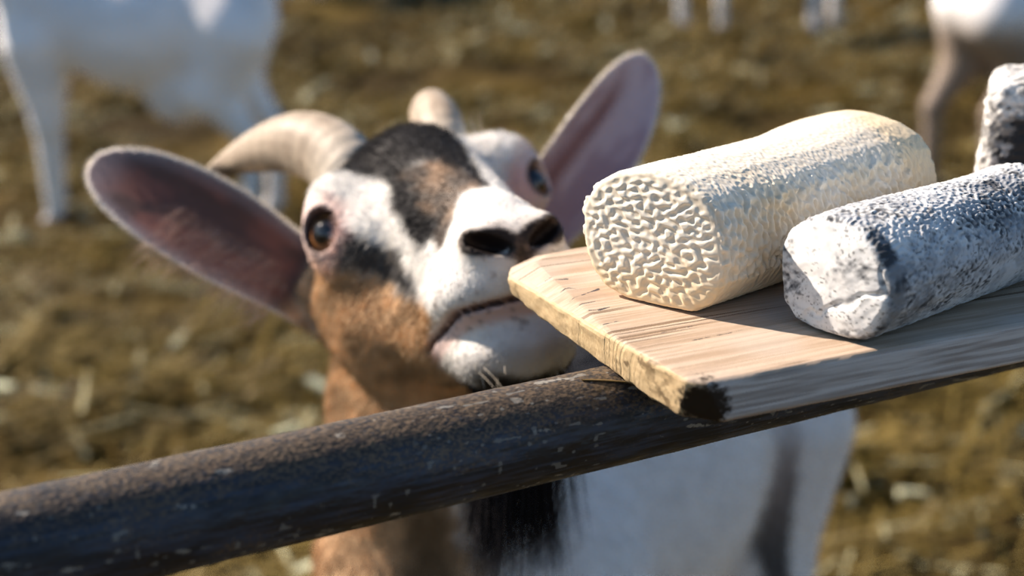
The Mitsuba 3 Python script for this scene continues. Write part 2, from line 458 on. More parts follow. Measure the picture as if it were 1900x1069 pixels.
    hc = lerp(hc, [0.60, 0.38, 0.34], (0.65 * lips)[:, None])
    line = sst(0.0022, 0.0010, np.abs(q[:, 2] - zm)) * front
    hc = lerp(hc, [0.10, 0.05, 0.045], (0.85 * line)[:, None])
    bare = np.maximum(bare, lips)
    whisk = sst(0.70, 0.76, meshkit.noise(q * 330, 12)) * sst(0.10, 0.12, q[:, 1]) * sst(-0.05, -0.06, q[:, 2]) * sst(-0.10, -0.09, q[:, 2])
    hc = lerp(hc, [0.16, 0.12, 0.10], 0.6 * whisk[:, None])
    under = sst(-0.109, -0.116, q[:, 2] + jit - 0.45 * np.clip(np.abs(q[:, 0]) - 0.018, 0, 0.016)) * sst(0.05, 0.075, q[:, 1])
    hc = lerp(hc, [0.33, 0.32, 0.31], (0.6 * sst(-0.092, -0.104, q[:, 2] + jit) * sst(0.07, 0.09, q[:, 1]))[:, None])
    hc = lerp(hc, BLACK_C, under[:, None])
    col = lerp(col, hc, h[:, None])
    # ears
    for k, ear in enumerate(EARS):
        t, v, d = ear_coords(q, ear)
        W, cup = ear[3], ear[4]
        x = np.clip(v / W, -1.6, 1.6)
        d0 = cup * W * (x * x * (1.0 - 0.45 * np.clip(t, 0, 1)) - 0.25) + 0.012 * np.sin(np.clip(t, 0, 1.2) * 2.4)
        w = ear_width(np.clip(t, 0, 1), W)
        on = head & (t > 0.02) & (t < 1.05) & (np.abs(d - d0) < 0.010) & (np.abs(v) < w + 0.008)
        edge = np.minimum(w - np.abs(v), (1 - t) * ear[1] * 0.8)
        inner = sst(-0.0005, 0.0010, d - d0) * sst(0.0006, 0.0034, edge)
        nz = meshkit.fbm(np.stack([t * 5, x * 2.2, 0 * t + k], -1), 3, 8)[:, None]
        if k == 0:
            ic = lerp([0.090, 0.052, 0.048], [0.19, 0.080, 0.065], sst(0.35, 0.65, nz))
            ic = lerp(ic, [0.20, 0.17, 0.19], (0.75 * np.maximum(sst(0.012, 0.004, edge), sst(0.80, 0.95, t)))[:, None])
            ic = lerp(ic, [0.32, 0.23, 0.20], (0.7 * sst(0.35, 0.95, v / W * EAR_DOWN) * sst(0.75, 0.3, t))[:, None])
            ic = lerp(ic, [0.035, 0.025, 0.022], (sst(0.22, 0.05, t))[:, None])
        else:
            ic = lerp([0.42, 0.28, 0.30], [0.56, 0.42, 0.43], sst(0.35, 0.65, nz))
            ic = lerp(ic, [0.24, 0.10, 0.09], (0.85 * sst(0.35, 0.0, np.abs(x - 0.30)) * sst(0.92, 0.7, t))[:, None])
        oc = lerp([0.55, 0.50, 0.45], [0.80, 0.77, 0.72], sst(0.010, 0.003, edge))[...] if False else lerp(np.array([0.56, 0.50, 0.44]), np.array([0.82, 0.78, 0.72]), sst(0.010, 0.003, edge)[:, None])
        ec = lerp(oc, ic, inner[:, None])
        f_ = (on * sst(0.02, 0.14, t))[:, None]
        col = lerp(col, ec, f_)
        bare = np.where(on & (inner > 0.4), np.maximum(bare, 0.93), bare)
    return np.clip(col, 0.003, 0.9), bare


EAR_DOWN = 1.0 if (EARS[0][2][1] @ HR.T)[2] < 0 else -1.0
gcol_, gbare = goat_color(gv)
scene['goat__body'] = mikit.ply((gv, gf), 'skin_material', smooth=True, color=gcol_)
lab('goat', 'brown, white and black horned goat lifting its muzzle over the metal rail', 'goat')



# ---- fur
def strands(root, d0, d1, length, width, nseg, seed):
    """Flat tapering hairs from root, leaving along d0 and bending to d1; vertices per hair are 2 * nseg + 1."""
    r = np.random.default_rng(seed)
    n = len(root)
    t = np.linspace(0, 1, nseg + 1)
    ctr = [root]
    for k in range(nseg):
        d = norm(lerp(d0, d1, (t[k] + 0.5 / nseg)))
        ctr.append(ctr[-1] + d * (length / nseg)[:, None])
    ctr = np.stack(ctr, 1)
    side = norm(np.cross(norm(d0 + d1), norm(r.normal(size=(n, 3)))))
    w = width[:, None, None] * (1 - 0.75 * t)[None, :-1, None] * 0.5
    L, Rr = ctr[:, :-1] - side[:, None] * w, ctr[:, :-1] + side[:, None] * w
    V = np.concatenate([np.stack([L, Rr], 2).reshape(n, -1, 3), ctr[:, -1:]], 1)
    F = []
    for k in range(nseg - 1):
        F += [[2 * k, 2 * k + 1, 2 * k + 3], [2 * k, 2 * k + 3, 2 * k + 2]]
    F.append([2 * nseg - 2, 2 * nseg - 1, 2 * nseg])
    m = 2 * nseg + 1
    return V.reshape(-1, 3), (np.array(F)[None] + (np.arange(n) * m)[:, None, None]).reshape(-1, 3), m


def hair_normals_mesh(key, V, F, col, label):
    scene[key] = mikit.ply((V, F), 'hair_material', smooth=False, color=col)
    lab(key, label, kind='stuff')


def surface_points(weight, n, seed):
    r = np.random.default_rng(seed)
    area = 0.5 * np.linalg.norm(np.cross(gv[gf[:, 1]] - gv[gf[:, 0]], gv[gf[:, 2]] - gv[gf[:, 0]]), axis=1)
    w = area * weight[gf].mean(1)
    pick = r.choice(len(gf), n, p=w / w.sum())
    b = r.random((n, 2))
    b = np.where(b.sum(1, keepdims=True) > 1, 1 - b, b)
    k = np.stack([1 - b.sum(1), b[:, 0], b[:, 1]], -1)
    p = (gv[gf[pick]] * k[..., None]).sum(1)
    nn = norm((gn[gf[pick]] * k[..., None]).sum(1))
    return p, nn, (gbare[gf[pick]] * k).sum(1), r


ql = to_local(gv)
cam_side = gv[:, 1] < 1.35
w_head = ((ql * ql).sum(-1) < 0.27 ** 2) * (1 - gbare) * 1.0 * (ql[:, 1] > -0.13)
w_head = np.where(gn @ np.array([0.0, 1.0, 0.0]) > 0.75, 0.3, 1) * w_head
p, nn, br, r = surface_points(w_head, 120000, 71)
q = to_local(p)
flow = to_world(np.zeros((1, 3))) * 0 + (np.tile([0, -1.0, 0], (len(p), 1)) + np.stack([0 * q[:, 0], 0 * q[:, 0], -0.6 * sst(0.0, -0.05, q[:, 2])], -1) + 0.35 * np.stack([np.sign(q[:, 0]), 0 * q[:, 0], 0 * q[:, 0]], -1) * sst(0.02, 0.05, np.abs(q[:, 0]))[:, None]) @ HR.T
for ear in EARS:
    t, v, d = ear_coords(q, ear)
    on = sst(0.03, 0.15, t)[:, None] * (np.abs(v) < ear[3] + 0.01)[:, None]
    flow = lerp(flow, np.tile(HR @ ear[2][0], (len(p), 1)), on)
flow = flow + 0.25 * r.normal(size=flow.shape)
flow = norm(flow - nn * (flow * nn).sum(-1, keepdims=True))
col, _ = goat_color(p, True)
col = col * (0.72 + 0.50 * r.random(len(p)))[:, None]
muzzle = sst(0.085, 0.125, q[:, 1])
poll = sst(0.03, -0.02, q[:, 1]) * sst(0.03, 0.045, q[:, 2])
on_ear = np.max([sst(0.03, 0.15, ear_coords(q, e)[0]) * (np.abs(ear_coords(q, e)[1]) < e[3] + 0.01) for e in EARS], axis=0)
ln = (0.0075 - 0.0045 * muzzle + 0.007 * poll) * (1 - 0.65 * on_ear) * r.uniform(0.6, 1.3, len(p))
V, F, m = strands(p - nn * 0.0004, norm(flow + nn * 0.55), norm(flow + nn * 0.12), ln, 0.00050 * r.uniform(0.7, 1.3, len(p)), 2, 72)
hair_normals_mesh('goat__face_fur', V, F, np.clip(np.repeat(col, m, axis=0), 0, 0.9), 'short fur, white, black and tan')

w_body = ((ql * ql).sum(-1) > 0.235 ** 2) * (gv[:, 2] > 0.42) * (gv[:, 1] < 1.75) * np.where(gv[:, 2] > 0.62, 1.0, 0.5) * np.where((gn @ np.array([0, 1.0, 0])) > 0.6, 0.1, 1)
w_body = np.maximum(w_body, ((ql * ql).sum(-1) > 0.15 ** 2) * (ql[:, 1] < -0.11) * 1.0)
p, nn, br, r = surface_points(w_body, 110000, 73)
a_ = (p - CHEST) @ AX
flow = lerp(np.tile([0, 0, -1.0], (len(p), 1)), np.tile(AX * 0.6 + [0, 0, -0.6], (len(p), 1)), sst(-0.02, 0.12, a_)[:, None]) + 0.22 * r.normal(size=p.shape)
flow = norm(flow - nn * (flow * nn).sum(-1, keepdims=True))
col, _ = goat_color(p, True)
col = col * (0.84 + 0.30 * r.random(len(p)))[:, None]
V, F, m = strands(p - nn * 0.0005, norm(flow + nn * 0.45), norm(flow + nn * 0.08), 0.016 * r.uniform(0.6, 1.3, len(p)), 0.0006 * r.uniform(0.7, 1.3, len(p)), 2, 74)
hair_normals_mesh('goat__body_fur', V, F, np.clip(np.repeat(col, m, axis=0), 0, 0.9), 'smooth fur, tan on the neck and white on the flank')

# ear fringes: pale rim hairs, and wisps inside the goat's right ear
R_, D_, E_, L_, C_ = [], [], [], [], []
r = np.random.default_rng(75)
for k, ear in enumerate(EARS):
    b, Le, (u, v, n), W, cup = ear
    nh = 4200
    t = r.random(nh) ** 0.85
    t[:260] = 0.97 + 0.03 * r.random(260)
    sg = np.where(r.random(nh) < 0.5, -1, 1.0)
    w = ear_width(t, W) * np.where(t > 0.985, r.random(nh), 1.0)
    x = np.clip(sg * w / W, -1.6, 1.6)
    d0 = cup * W * (x * x * (1.0 - 0.45 * t) - 0.25) + 0.012 * np.sin(t * 2.4)
    root = b + u * (t * Le)[:, None] + v * (sg * (w - 0.001))[:, None] + n * (d0 + r.normal(0, 0.0012, nh))[:, None]
    out = norm(v * (sg * np.where(t > 0.95, 0.3, 1.0))[:, None] + u * (0.7 + 3 * sst(0.85, 1.0, t))[:, None] + 0.3 * r.normal(size=(nh, 3)))
    R_.append(root), D_.append(out), E_.append(norm(out + 0.5 * u)), L_.append(0.0018 * r.uniform(0.5, 1.4, nh)), C_.append(np.tile([0.84, 0.76, 0.64], (nh, 1)))
    if k == 0:
        nh = 700
        t = r.uniform(0.12, 0.62, nh)
        x = EAR_DOWN * r.uniform(-0.2, 0.95, nh)
        d0 = cup * W * (x * x * (1.0 - 0.45 * t) - 0.25) + 0.012 * np.sin(t * 2.4)
        root = b + u * (t * Le)[:, None] + v * (x * W)[:, None] + n * (d0 + 0.002)[:, None]
        dd = norm(n * 0.35 + v * (0.5 * EAR_DOWN) + u * 0.25 + 0.25 * r.normal(size=(nh, 3)))
        R_.append(root), D_.append(dd), E_.append(norm(dd + v * (0.7 * EAR_DOWN) - n * 0.25)), L_.append(r.uniform(0.012, 0.030, nh)), C_.append(np.tile([0.50, 0.37, 0.32], (nh, 1)))
root, d0, d1, ln, col = (np.concatenate(x) for x in (R_, D_, E_, L_, C_))
V, F, m = strands(to_world(root), d0 @ HR.T, d1 @ HR.T, ln * HS, np.full(len(ln), 0.0004), 3, 76)
hair_normals_mesh('goat__ear_fringe', V, F, np.repeat(col * r.uniform(0.85, 1.1, (len(col), 1)), m, axis=0), 'pale hair along the rims of the ears')

# beard
r = np.random.default_rng(77)
nc = 46
tcl = r.random(nc)
croot = np.stack([r.uniform(-0.022, 0.015, nc), r.uniform(0.070, 0.122, nc), np.full(nc, -0.103)], -1)
cl = r.integers(0, nc, 3400)
root = croot[cl] + r.normal(0, 0.0022, (3400, 3))
spread = -croot[:, 0] / 0.022
cdir = np.stack([0.015 + 0.12 * spread + r.normal(0, 0.05, nc), -0.02 + r.normal(0, 0.03, nc), -np.ones(nc)], -1)
clen = r.uniform(0.095, 0.160, nc)
d0 = np.array([0, 0, -1.0]) + 0.10 * r.normal(size=(3400, 3)) + to_world(np.array([[0, 0.6, -0.2]]))[0] * 0
d1 = cdir[cl] + 0.035 * r.normal(size=(3400, 3))
V, F, m = strands(to_world(root), norm(d0 + 0.6 * d1), norm(d1), clen[cl] * r.uniform(0.75, 1.1, 3400), np.full(3400, 0.0007), 9, 78)
hair_normals_mesh('goat__beard', V, F, np.repeat(np.array([0.013, 0.012, 0.014]) * r.uniform(0.6, 1.8, (3400, 1)), m, axis=0), 'long black beard hanging behind the rail')

# whiskers on the chin and long hairs above the left eye
r = np.random.default_rng(79)
n1, n2 = 26, 16
root = np.concatenate([np.stack([r.uniform(-0.015, 0.03, n1), r.uniform(0.115, 0.136, n1), r.uniform(-0.108, -0.088, n1)], -1), np.stack([r.uniform(-0.050, -0.038, n2), r.uniform(-0.02, 0.005, n2), np.full(n2, 0.032)], -1)])
d0 = np.concatenate([np.tile([0.1, 0.5, -0.8], (n1, 1)), np.tile([0.1, -0.1, 1.0], (n2, 1))]) + 0.35 * r.normal(size=(n1 + n2, 3))
d1 = d0 + np.concatenate([np.tile([0, -0.3, -0.6], (n1, 1)), np.tile([0, -0.4, 0], (n2, 1))])
V, F, m = strands(to_world(root), norm(d0) @ HR.T, norm(d1) @ HR.T, np.concatenate([r.uniform(0.012, 0.026, n1), r.uniform(0.020, 0.036, n2)]), np.full(n1 + n2, 0.0006), 5, 80)
hair_normals_mesh('goat__whiskers', V, F, np.tile([0.74, 0.66, 0.54], (len(V), 1)), 'pale whiskers on the chin and above the eye')

# eyes
for i, (ec, g) in enumerate(EYES):
    sg = 1 - 2 * i
    m = trimesh.creation.uv_sphere(1.0, count=[96, 128])
    hx = norm(np.cross([0, 0, 1.0], g)) * sg
    hx = norm(hx - g * (hx @ g))
    hy = np.cross(g, hx)
    c = m.vertices @ np.stack([hx, hy, g], 1)
    ang = np.arccos(np.clip(c[:, 2], -1, 1))
    rr = np.sin(ang)
    pupil = np.hypot(c[:, 0] / 0.54, c[:, 1] / 0.52)
    iris = rr / 0.80
    streak = meshkit.noise(np.stack([np.arctan2(c[:, 1], c[:, 0]) * 9, rr * 6, 0 * rr], -1), 4)[:, None]
    col = lerp([0.10, 0.038, 0.012], [0.26, 0.115, 0.036], streak)
    col = lerp(col, [0.05, 0.018, 0.008], sst(0.84, 0.98, iris)[:, None])
    col = lerp([0.004, 0.004, 0.006], col, sst(0.92, 1.05, pupil)[:, None])
    col = np.where(c[:, 2:] < 0.35, [0.06, 0.03, 0.02], col)
    v = to_world(ec + (EYE_R - 0.0002) * m.vertices * (1 + 0.05 * sst(0.9, 1.0, m.vertices @ g))[:, None])
    key = 'goat__eye' + ('_001' if i else '')
    scene[key] = mikit.ply((v, m.faces), 'eye_material', smooth=True, color=col)
    lab(key, 'amber-brown eye with a wide black pupil')

# horns
HORN_R = np.array([[0.0291, -0.0455, 0.030], [0.0325, -0.052, 0.044], [0.0395, -0.0661, 0.0585], [0.0519, -0.0881, 0.0705], [0.0678, -0.1164, 0.0765], [0.0852, -0.1506, 0.0780], [0.1021, -0.1801, 0.0772]])
HORN_L = np.array([[-0.0306, -0.0459, 0.030], [-0.033, -0.054, 0.045], [-0.0369, -0.0658, 0.0590], [-0.0410, -0.0870, 0.0735], [-0.0456, -0.1134, 0.0815], [-0.0488, -0.1409, 0.0840], [-0.0496, -0.1649, 0.0800]])
RAD = np.array([0.0215, 0.0212, 0.0200, 0.0178, 0.0138, 0.0085, 0.0016])


def horn(points, seed, fat=1.0):
    k = np.linspace(0, 1, len(points))
    t = np.linspace(0, 1, 160)
    P, r = CubicSpline(k, points)(t), CubicSpline(k, RAD)(t) * fat
    r = r * (1 + 0.008 * np.sin(t * 75 + 2 * meshkit.noise(np.stack([t * 9, 0 * t, 0 * t], -1), seed)) * (1 - t))
    tg = norm(np.gradient(P, axis=0))
    side = norm(np.cross(tg, [1.0, 0.2, 0.3]))
    oth = np.cross(tg, side)
    a = np.arange(56) / 56 * 2 * math.pi
    ring = (np.cos(a)[None, :, None] * side[:, None] * 1.12 + np.sin(a)[None, :, None] * oth[:, None] * 0.9)
    v = P[:, None] + r[:, None, None] * ring
    v = v + 0.0006 * (meshkit.fbm(v * [300, 300, 300], 2, seed)[..., None] - 0.5) * ring
    n, m = v.shape[:2]
    idx = np.arange(n * m).reshape(n, m)
    nx_ = np.roll(idx, -1, 1)
    q = np.stack([idx[:-1], idx[1:], nx_[1:], nx_[:-1]], -1).reshape(-1, 4)
    V = v.reshape(-1, 3)
    T_, A_ = np.repeat(t, m), np.tile(a, n)
    st = meshkit.fbm(np.stack([T_ * 7, np.cos(A_) * 7, np.sin(A_) * 7], -1), 3, seed)
    ringn = meshkit.noise(np.stack([T_ * 45 + 2 * st, 0 * T_, 0 * T_], -1), seed + 3)
    col = lerp([0.16, 0.118, 0.080], [0.43, 0.355, 0.27], np.clip(0.35 * ringn + 1.0 * st - 0.05, 0, 1)[:, None])
    col = lerp(col, [0.66, 0.61, 0.52], (0.6 * sst(0.35, 0.0, T_))[:, None])
    col = lerp(col, [0.22, 0.17, 0.12], (0.5 * sst(0.8, 1.0, T_))[:, None])
    bend = norm(np.gradient(tg, axis=0))
    bend = norm(bend - tg * (bend * tg).sum(-1, keepdims=True))
    und = (norm(ring) * bend[:, None]).sum(-1).ravel()
    col = lerp(col, [0.045, 0.036, 0.030], (0.9 * sst(0.55, 0.85, und) * sst(0.40, 0.60, T_))[:, None])  # shade under the horn's curve, painted into its colour
    return to_world(V), q, col


for i, (pts, fat) in enumerate(((HORN_R, 1.0), (HORN_L, 0.88))):
    v, q, col = horn(pts, 3 + i, fat)
    key = 'goat__horn' + ('_001' if i else '')
    if np.linalg.det(np.stack([v[1] - v[0], v[56] - v[0], v[0] - v[28]])) > 0:
        q = q[:, ::-1]
    scene[key] = mikit.ply((v, q), 'horn_material', smooth=True, color=col)
    lab(key, 'tan backward-curving horn')

# ------------------------------------------------------------------ rail
RTH = 0.508414
E1 = np.array([math.cos(RTH), math.sin(RTH), 0])
E2 = np.array([-math.sin(RTH), math.cos(RTH), 0])
RP = np.array([0, 0.68966, 0.94553])
RR = 0.024


def rail_coords(p):
    x, y, z = p.x - RP[0], p.y - RP[1], p.z - RP[2]
    s = x * E1[0] + y * E1[1]
    a = dr.atan2(z, x * E2[0] + y * E2[1])
    return s, a * RR, z / RR


def rail_color(p, n, uv):
    s, t, up = rail_coords(p)
    big = mikit.fbm(s * 28, t * 60, 3.0, 3)
    fine = mikit.fbm(s * 700, t * 1000, 1.0, 3)
    streak = mikit.fbm(s * 60, t * 700, 5.0, 2)
    steel = mikit.mix((0.007, 0.009, 0.013), (0.026, 0.038, 0.064), mikit.smoothstep(0.35, 0.7, 0.5 * big + 0.5 * streak))
    rust = mikit.mix((0.026, 0.019, 0.013), (0.105, 0.072, 0.042), mikit.smoothstep(0.3, 0.75, fine))
    cover = mikit.smoothstep(0.34, 0.72, 0.50 * big + 0.40 * fine + 0.36 * mikit.smoothstep(0.1, 1.0, up) - 0.14)
    c = mikit.mix(steel, rust, cover)
    speck = mikit.smoothstep(0.84, 0.90, mikit.noise(s * 260, t * 420, 7.0) + 0.10 * (fine - 0.5)) * mikit.smoothstep(0.5, 0.62, mikit.noise(s * 14, t * 30, 2.0))
    c = mikit.mix(c, (0.22, 0.22, 0.20), 0.5 * speck)
    scratch = mikit.smoothstep(0.91, 0.97, mikit.noise((s + 0.5 * t) * 60, (t - 0.2 * s) * 190, 11.0) + 0.12 * (fine - 0.5))
    return mikit.mix(c, (0.26, 0.25, 0.22), 0.75 * scratch)


def rail_bump(p, n, uv):
    s, t, up = rail_coords(p)
    return mikit.fbm(s * 420, t * 560, 2.0, 4)


def rail_rough(p, n, uv):
    s, t, up = rail_coords(p)
    return 0.36 + 0.4 * mikit.fbm(s * 120, t * 240, 9.0, 2)


scene['rail_material'] = {'type': 'twosided', 'b': {'type': 'bumpmap', 'arbitrary': mikit.proc(rail_bump, 4e-4), 'scale': 0.0005,
                          'b': {'type': 'principled', 'base_color': mikit.proc(rail_color), 'roughness': mikit.proc(rail_rough), 'specular': 0.5}}}


def tube_mesh(p0, d, s0, s1, r, ns, na, rough=0.0):
    d = norm(d)
    u = norm(np.cross([0, 0, 1.0] if abs(d[2]) < 0.9 else [1.0, 0, 0], d))
    w = np.cross(d, u)
    S_, A_ = np.meshgrid(np.linspace(s0, s1, ns), np.arange(na) / na * 2 * math.pi, indexing='ij')
    N_ = np.cos(A_)[..., None] * u + np.sin(A_)[..., None] * w
    P_ = p0 + S_[..., None] * d + N_ * r
    if rough:
        P_ = P_ + N_ * (rough * (meshkit.fbm(P_ * 90, 3, 2) - 0.5))[..., None]
    idx = np.arange(ns * na).reshape(ns, na)
    nx_ = np.roll(idx, -1, 1)
    q = np.stack([idx[:-1], idx[1:], nx_[1:], nx_[:-1]], -1).reshape(-1, 4)
    f = np.vstack([q[:, [0, 1, 2]], q[:, [0, 2, 3]]])
    P_ = np.vstack([P_.reshape(-1, 3), p0 + s0 * d, p0 + s1 * d])
    a = np.arange(na)
    f = np.vstack([f, np.stack([0 * a + ns * na, np.roll(idx[0], -1)[a], idx[0][a]], -1), np.stack([0 * a + ns * na + 1, idx[-1][a], np.roll(idx[-1], -1)[a]], -1)])
    f = f[:, ::-1] if np.linalg.det(np.stack([u, w, d])) < 0 else f
    return P_, f


scene['metal_rail__pipe'] = mikit.ply(tube_mesh(RP, E1, -1.35, 1.6, RR, 1400, 96, 0.0007), 'rail_material', smooth=60)
for i, s in enumerate((-1.3, 1.55)):
    key = 'metal_rail__post' + ('_001' if i else '')
    scene[key] = mikit.ply(tube_mesh(RP + E1 * s - [0, 0, RP[2]], np.array([0, 0, 1.0]), -0.05, RP[2] + 0.03, 0.030, 12, 48), 'rail_material', smooth=60)
lab('metal_rail', 'dark rusty steel pipe rail crossing the frame in front of the goat', 'rail')

# ------------------------------------------------------------------ board
ZT, ZB = 0.9697, 0.9903
rs = 0.0028
tops = [(0.0340, 0.8425, ZB), (0.0205, 0.8335, ZB), (0.0130, 0.8180, ZB), (0.0480, 0.7065, ZB), (0.0770, 0.6530, ZB), (0.0845, 0.6500, ZB)]
mids = [(0.0005, 0.8180, 0.981), (0.0020, 0.8320, 0.981), (0.014, 0.850, 0.981)]
bots = [(0.0015, 0.8270, ZT), (0.0155, 0.7880, ZT), (0.0645, 0.6785, ZT), (0.0755, 0.6585, ZT), (0.0917, 0.6526, ZT), (0.020, 0.858, ZT)]
pts = [np.array(p) for p in tops + mids + bots]
EBF = np.array([math.cos(math.radians(28.5)), math.sin(math.radians(28.5)), 0])
EB = np.array([math.cos(math.radians(25.3)), math.sin(math.radians(25.3)), 0])
for z in (ZB, ZT):
    pts += [np.array([0.0845 if z == ZB else 0.0917, 0.650 if z == ZB else 0.6526, z]) + EB * 0.62, np.array([0.0340, 0.8430, z]) + EBF * 0.62]
cen = np.mean(pts, 0)
balls = []
for p in pts:
    q = p.copy()
    q[2] += -rs if p[2] > 0.985 else (rs if p[2] < 0.975 else 0)
    b = trimesh.creation.icosphere(1, rs)
    balls.append(m3.Manifold.hull_points(b.vertices + q))

board = m3.Manifold.batch_hull(balls).refine_to_length(0.0035)
bm = board.to_mesh()
bv, bf = np.array(bm.vert_properties[:, :3], float), np.array(bm.tri_verts)
tm = trimesh.Trimesh(bv, bf, process=False)
bnorm = np.array(tm.vertex_normals)
bu = (bv - np.array([0.0845, 0.65, 0])) @ EB
bw = (bv - np.array([0.0845, 0.65, 0])) @ np.array([-EB[1], EB[0], 0])
endw = sst(0.012, -0.02, bu - 0.10 * bw) * sst(0.98, 0.5, bnorm[:, 2])
amp = 0.0004 + 0.0022 * endw
bv = bv + bnorm * (amp * (meshkit.fbm(bv * [130, 130, 200], 4, 8) - 0.55))[:, None]
BP, BU, BW = (0.0845, 0.65), (float(EB[0]), float(EB[1])), (float(-EB[1]), float(EB[0]))


def board_coords(p):
    x, y = p.x - BP[0], p.y - BP[1]
    return x * BU[0] + y * BU[1], x * BW[0] + y * BW[1], p.z - ZB


def wood(p):
    u, w, z = board_coords(p)
    wob = 0.004 * mikit.noise(u * 9, w * 14, 1.0)
    ww = w + wob + 0.35 * z
    fine = mikit.fbm(u * 26, ww * 900, z * 300, 3)
    band = mikit.fbm(u * 5, ww * 210, z * 90, 3)
    return u, w, z, ww, fine, band


CHECKS = [((0.0002, 0.1570), (0.0055, 0.1573), 0.0006), ((0.0085, 0.1504), (0.0007, 0.1529), 0.0013), ((-0.0018, 0.1359), (0.0032, 0.1374), 0.0008), ((0.0029, 0.1373), (0.0080, 0.1320), 0.0006),
          ((-0.0045, 0.1214), (0.0060, 0.1248), 0.0006), ((0.0150, 0.1285), (0.0040, 0.1246), 0.0014), ((0.0160, 0.1295), (0.0095, 0.1268), 0.0010), ((-0.0052, 0.1120), (0.0070, 0.1133), 0.0005),
          ((0.0012, 0.1010), (0.0076, 0.1024), 0.0012), ((-0.0034, 0.1025), (0.0016, 0.1009), 0.0006), ((-0.0069, 0.0817), (0.0050, 0.0834), 0.0005), ((0.012, 0.060), (0.030, 0.0615), 0.0004), ((0.02, 0.045), (0.05, 0.047), 0.0004)]


def board_color(p, n, uv):
    u, w, z, ww, fine, band = wood(p)
    c = mikit.mix((0.345, 0.250, 0.172), (0.50, 0.395, 0.300), mikit.smoothstep(0.25, 0.75, 0.5 * fine + 0.5 * band))
    c = mikit.mix(c, (0.50, 0.455, 0.40), 0.35 * mikit.smoothstep(0.4, 0.7, mikit.fbm(u * 20, w * 34, 4.0, 2)))
    side = mikit.smoothstep(-0.6, -0.85, n.x * BW[0] + n.y * BW[1])
    grey = mikit.mix((0.27, 0.245, 0.235), (0.54, 0.525, 0.515), mikit.smoothstep(0.25, 0.75, mikit.fbm(u * 30, z * 700, 2.0, 4)))
    c = mikit.mix(c, grey, 0.85 * side)
    line = mikit.smoothstep(0.70, 0.78, mikit.noise(u * 7 + 3, ww * 620, 8.0)) * mikit.smoothstep(0.45, 0.7, mikit.noise(u * 16, w * 40, 3.0))
    c = mikit.mix(c, (0.13, 0.08, 0.045), 0.75 * line * (1 - side))
    # black checks near the far left end of the top face
    jit = 0.0011 * (mikit.fbm(u * 420, w * 420, 4.0, 2) - 0.5)
    tag = mi.Float(0)
    for (u0, w0), (u1, w1), wd in CHECKS:
        du, dw = u1 - u0, w1 - w0
        t = dr.clip(((u - u0) * du + (w - w0) * dw) / (du * du + dw * dw), 0, 1)
        dist = dr.sqrt(dr.square(u - u0 - t * du) + dr.square(w - w0 - t * dw)) + jit
        tag = dr.maximum(tag, mikit.smoothstep(wd * (1.15 - 0.8 * t), wd * (0.5 - 0.5 * t), dist))
    c = mikit.mix(c, (0.020, 0.022, 0.030), 0.9 * tag * mikit.smoothstep(0.8, 0.95, n.z))
    # worn end: yellowed wood with brown stains
    end = mikit.smoothstep(0.50, 0.72, -(n.x * BU[0] + n.y * BU[1]) + 0.25 * (mikit.fbm(p.x * 160, p.y * 160, p.z * 160, 3) - 0.5))
    yel = mikit.mix((0.34, 0.235, 0.115), (0.60, 0.465, 0.27), mikit.fbm(p.x * 220, p.y * 220, p.z * 420, 3))
    c = mikit.mix(c, yel, 0.9 * end)
    st = mikit.fbm(w * 150, z * 220, 6.0, 4)
    stain = mikit.smoothstep(0.50, 0.66, st) * mikit.smoothstep(0.40, 0.56, mikit.noise(w * 26 + 0.7, 2.0, 1.0) + 0.15 * mikit.noise(w * 90, z * 90, 2.0))
    c = mikit.mix(c, (0.10, 0.062, 0.028), 0.8 * stain * end)
    # the rotted black corner
    cu, cw, cz = u - 0.0005, w - 0.003, z + 0.0125
    rot = dr.sqrt(cu * cu + cw * cw * 0.7 + cz * cz * 0.85) + 0.008 * (mikit.fbm(p.x * 420, p.y * 420, p.z * 420, 3) - 0.5)
    c = mikit.mix(c, (0.014, 0.009, 0.006), mikit.smoothstep(0.0125, 0.0085, rot))
    return c


def board_bump(p, n, uv):
    u, w, z, ww, fine, band = wood(p)
    line = mikit.smoothstep(0.70, 0.78, mikit.noise(u * 7 + 3, ww * 620, 8.0)) * mikit.smoothstep(0.45, 0.7, mikit.noise(u * 16, w * 40, 3.0))
    return 0.5 * fine - 0.6 * line + 0.25 * mikit.fbm(p.x * 500, p.y * 500, p.z * 500, 2)


scene['board_material'] = {'type': 'twosided', 'b': {'type': 'bumpmap', 'arbitrary': mikit.proc(board_bump, 3e-4), 'scale': 0.0004,
                           'b': {'type': 'principled', 'base_color': mikit.proc(board_color), 'roughness': 0.6, 'specular': 0.3}}}
scene['wooden_board'] = mikit.ply((bv, bf), 'board_material', smooth=40)
lab('wooden_board', 'pale worn wooden board with a blackened corner, lying on the metal rail', 'board')

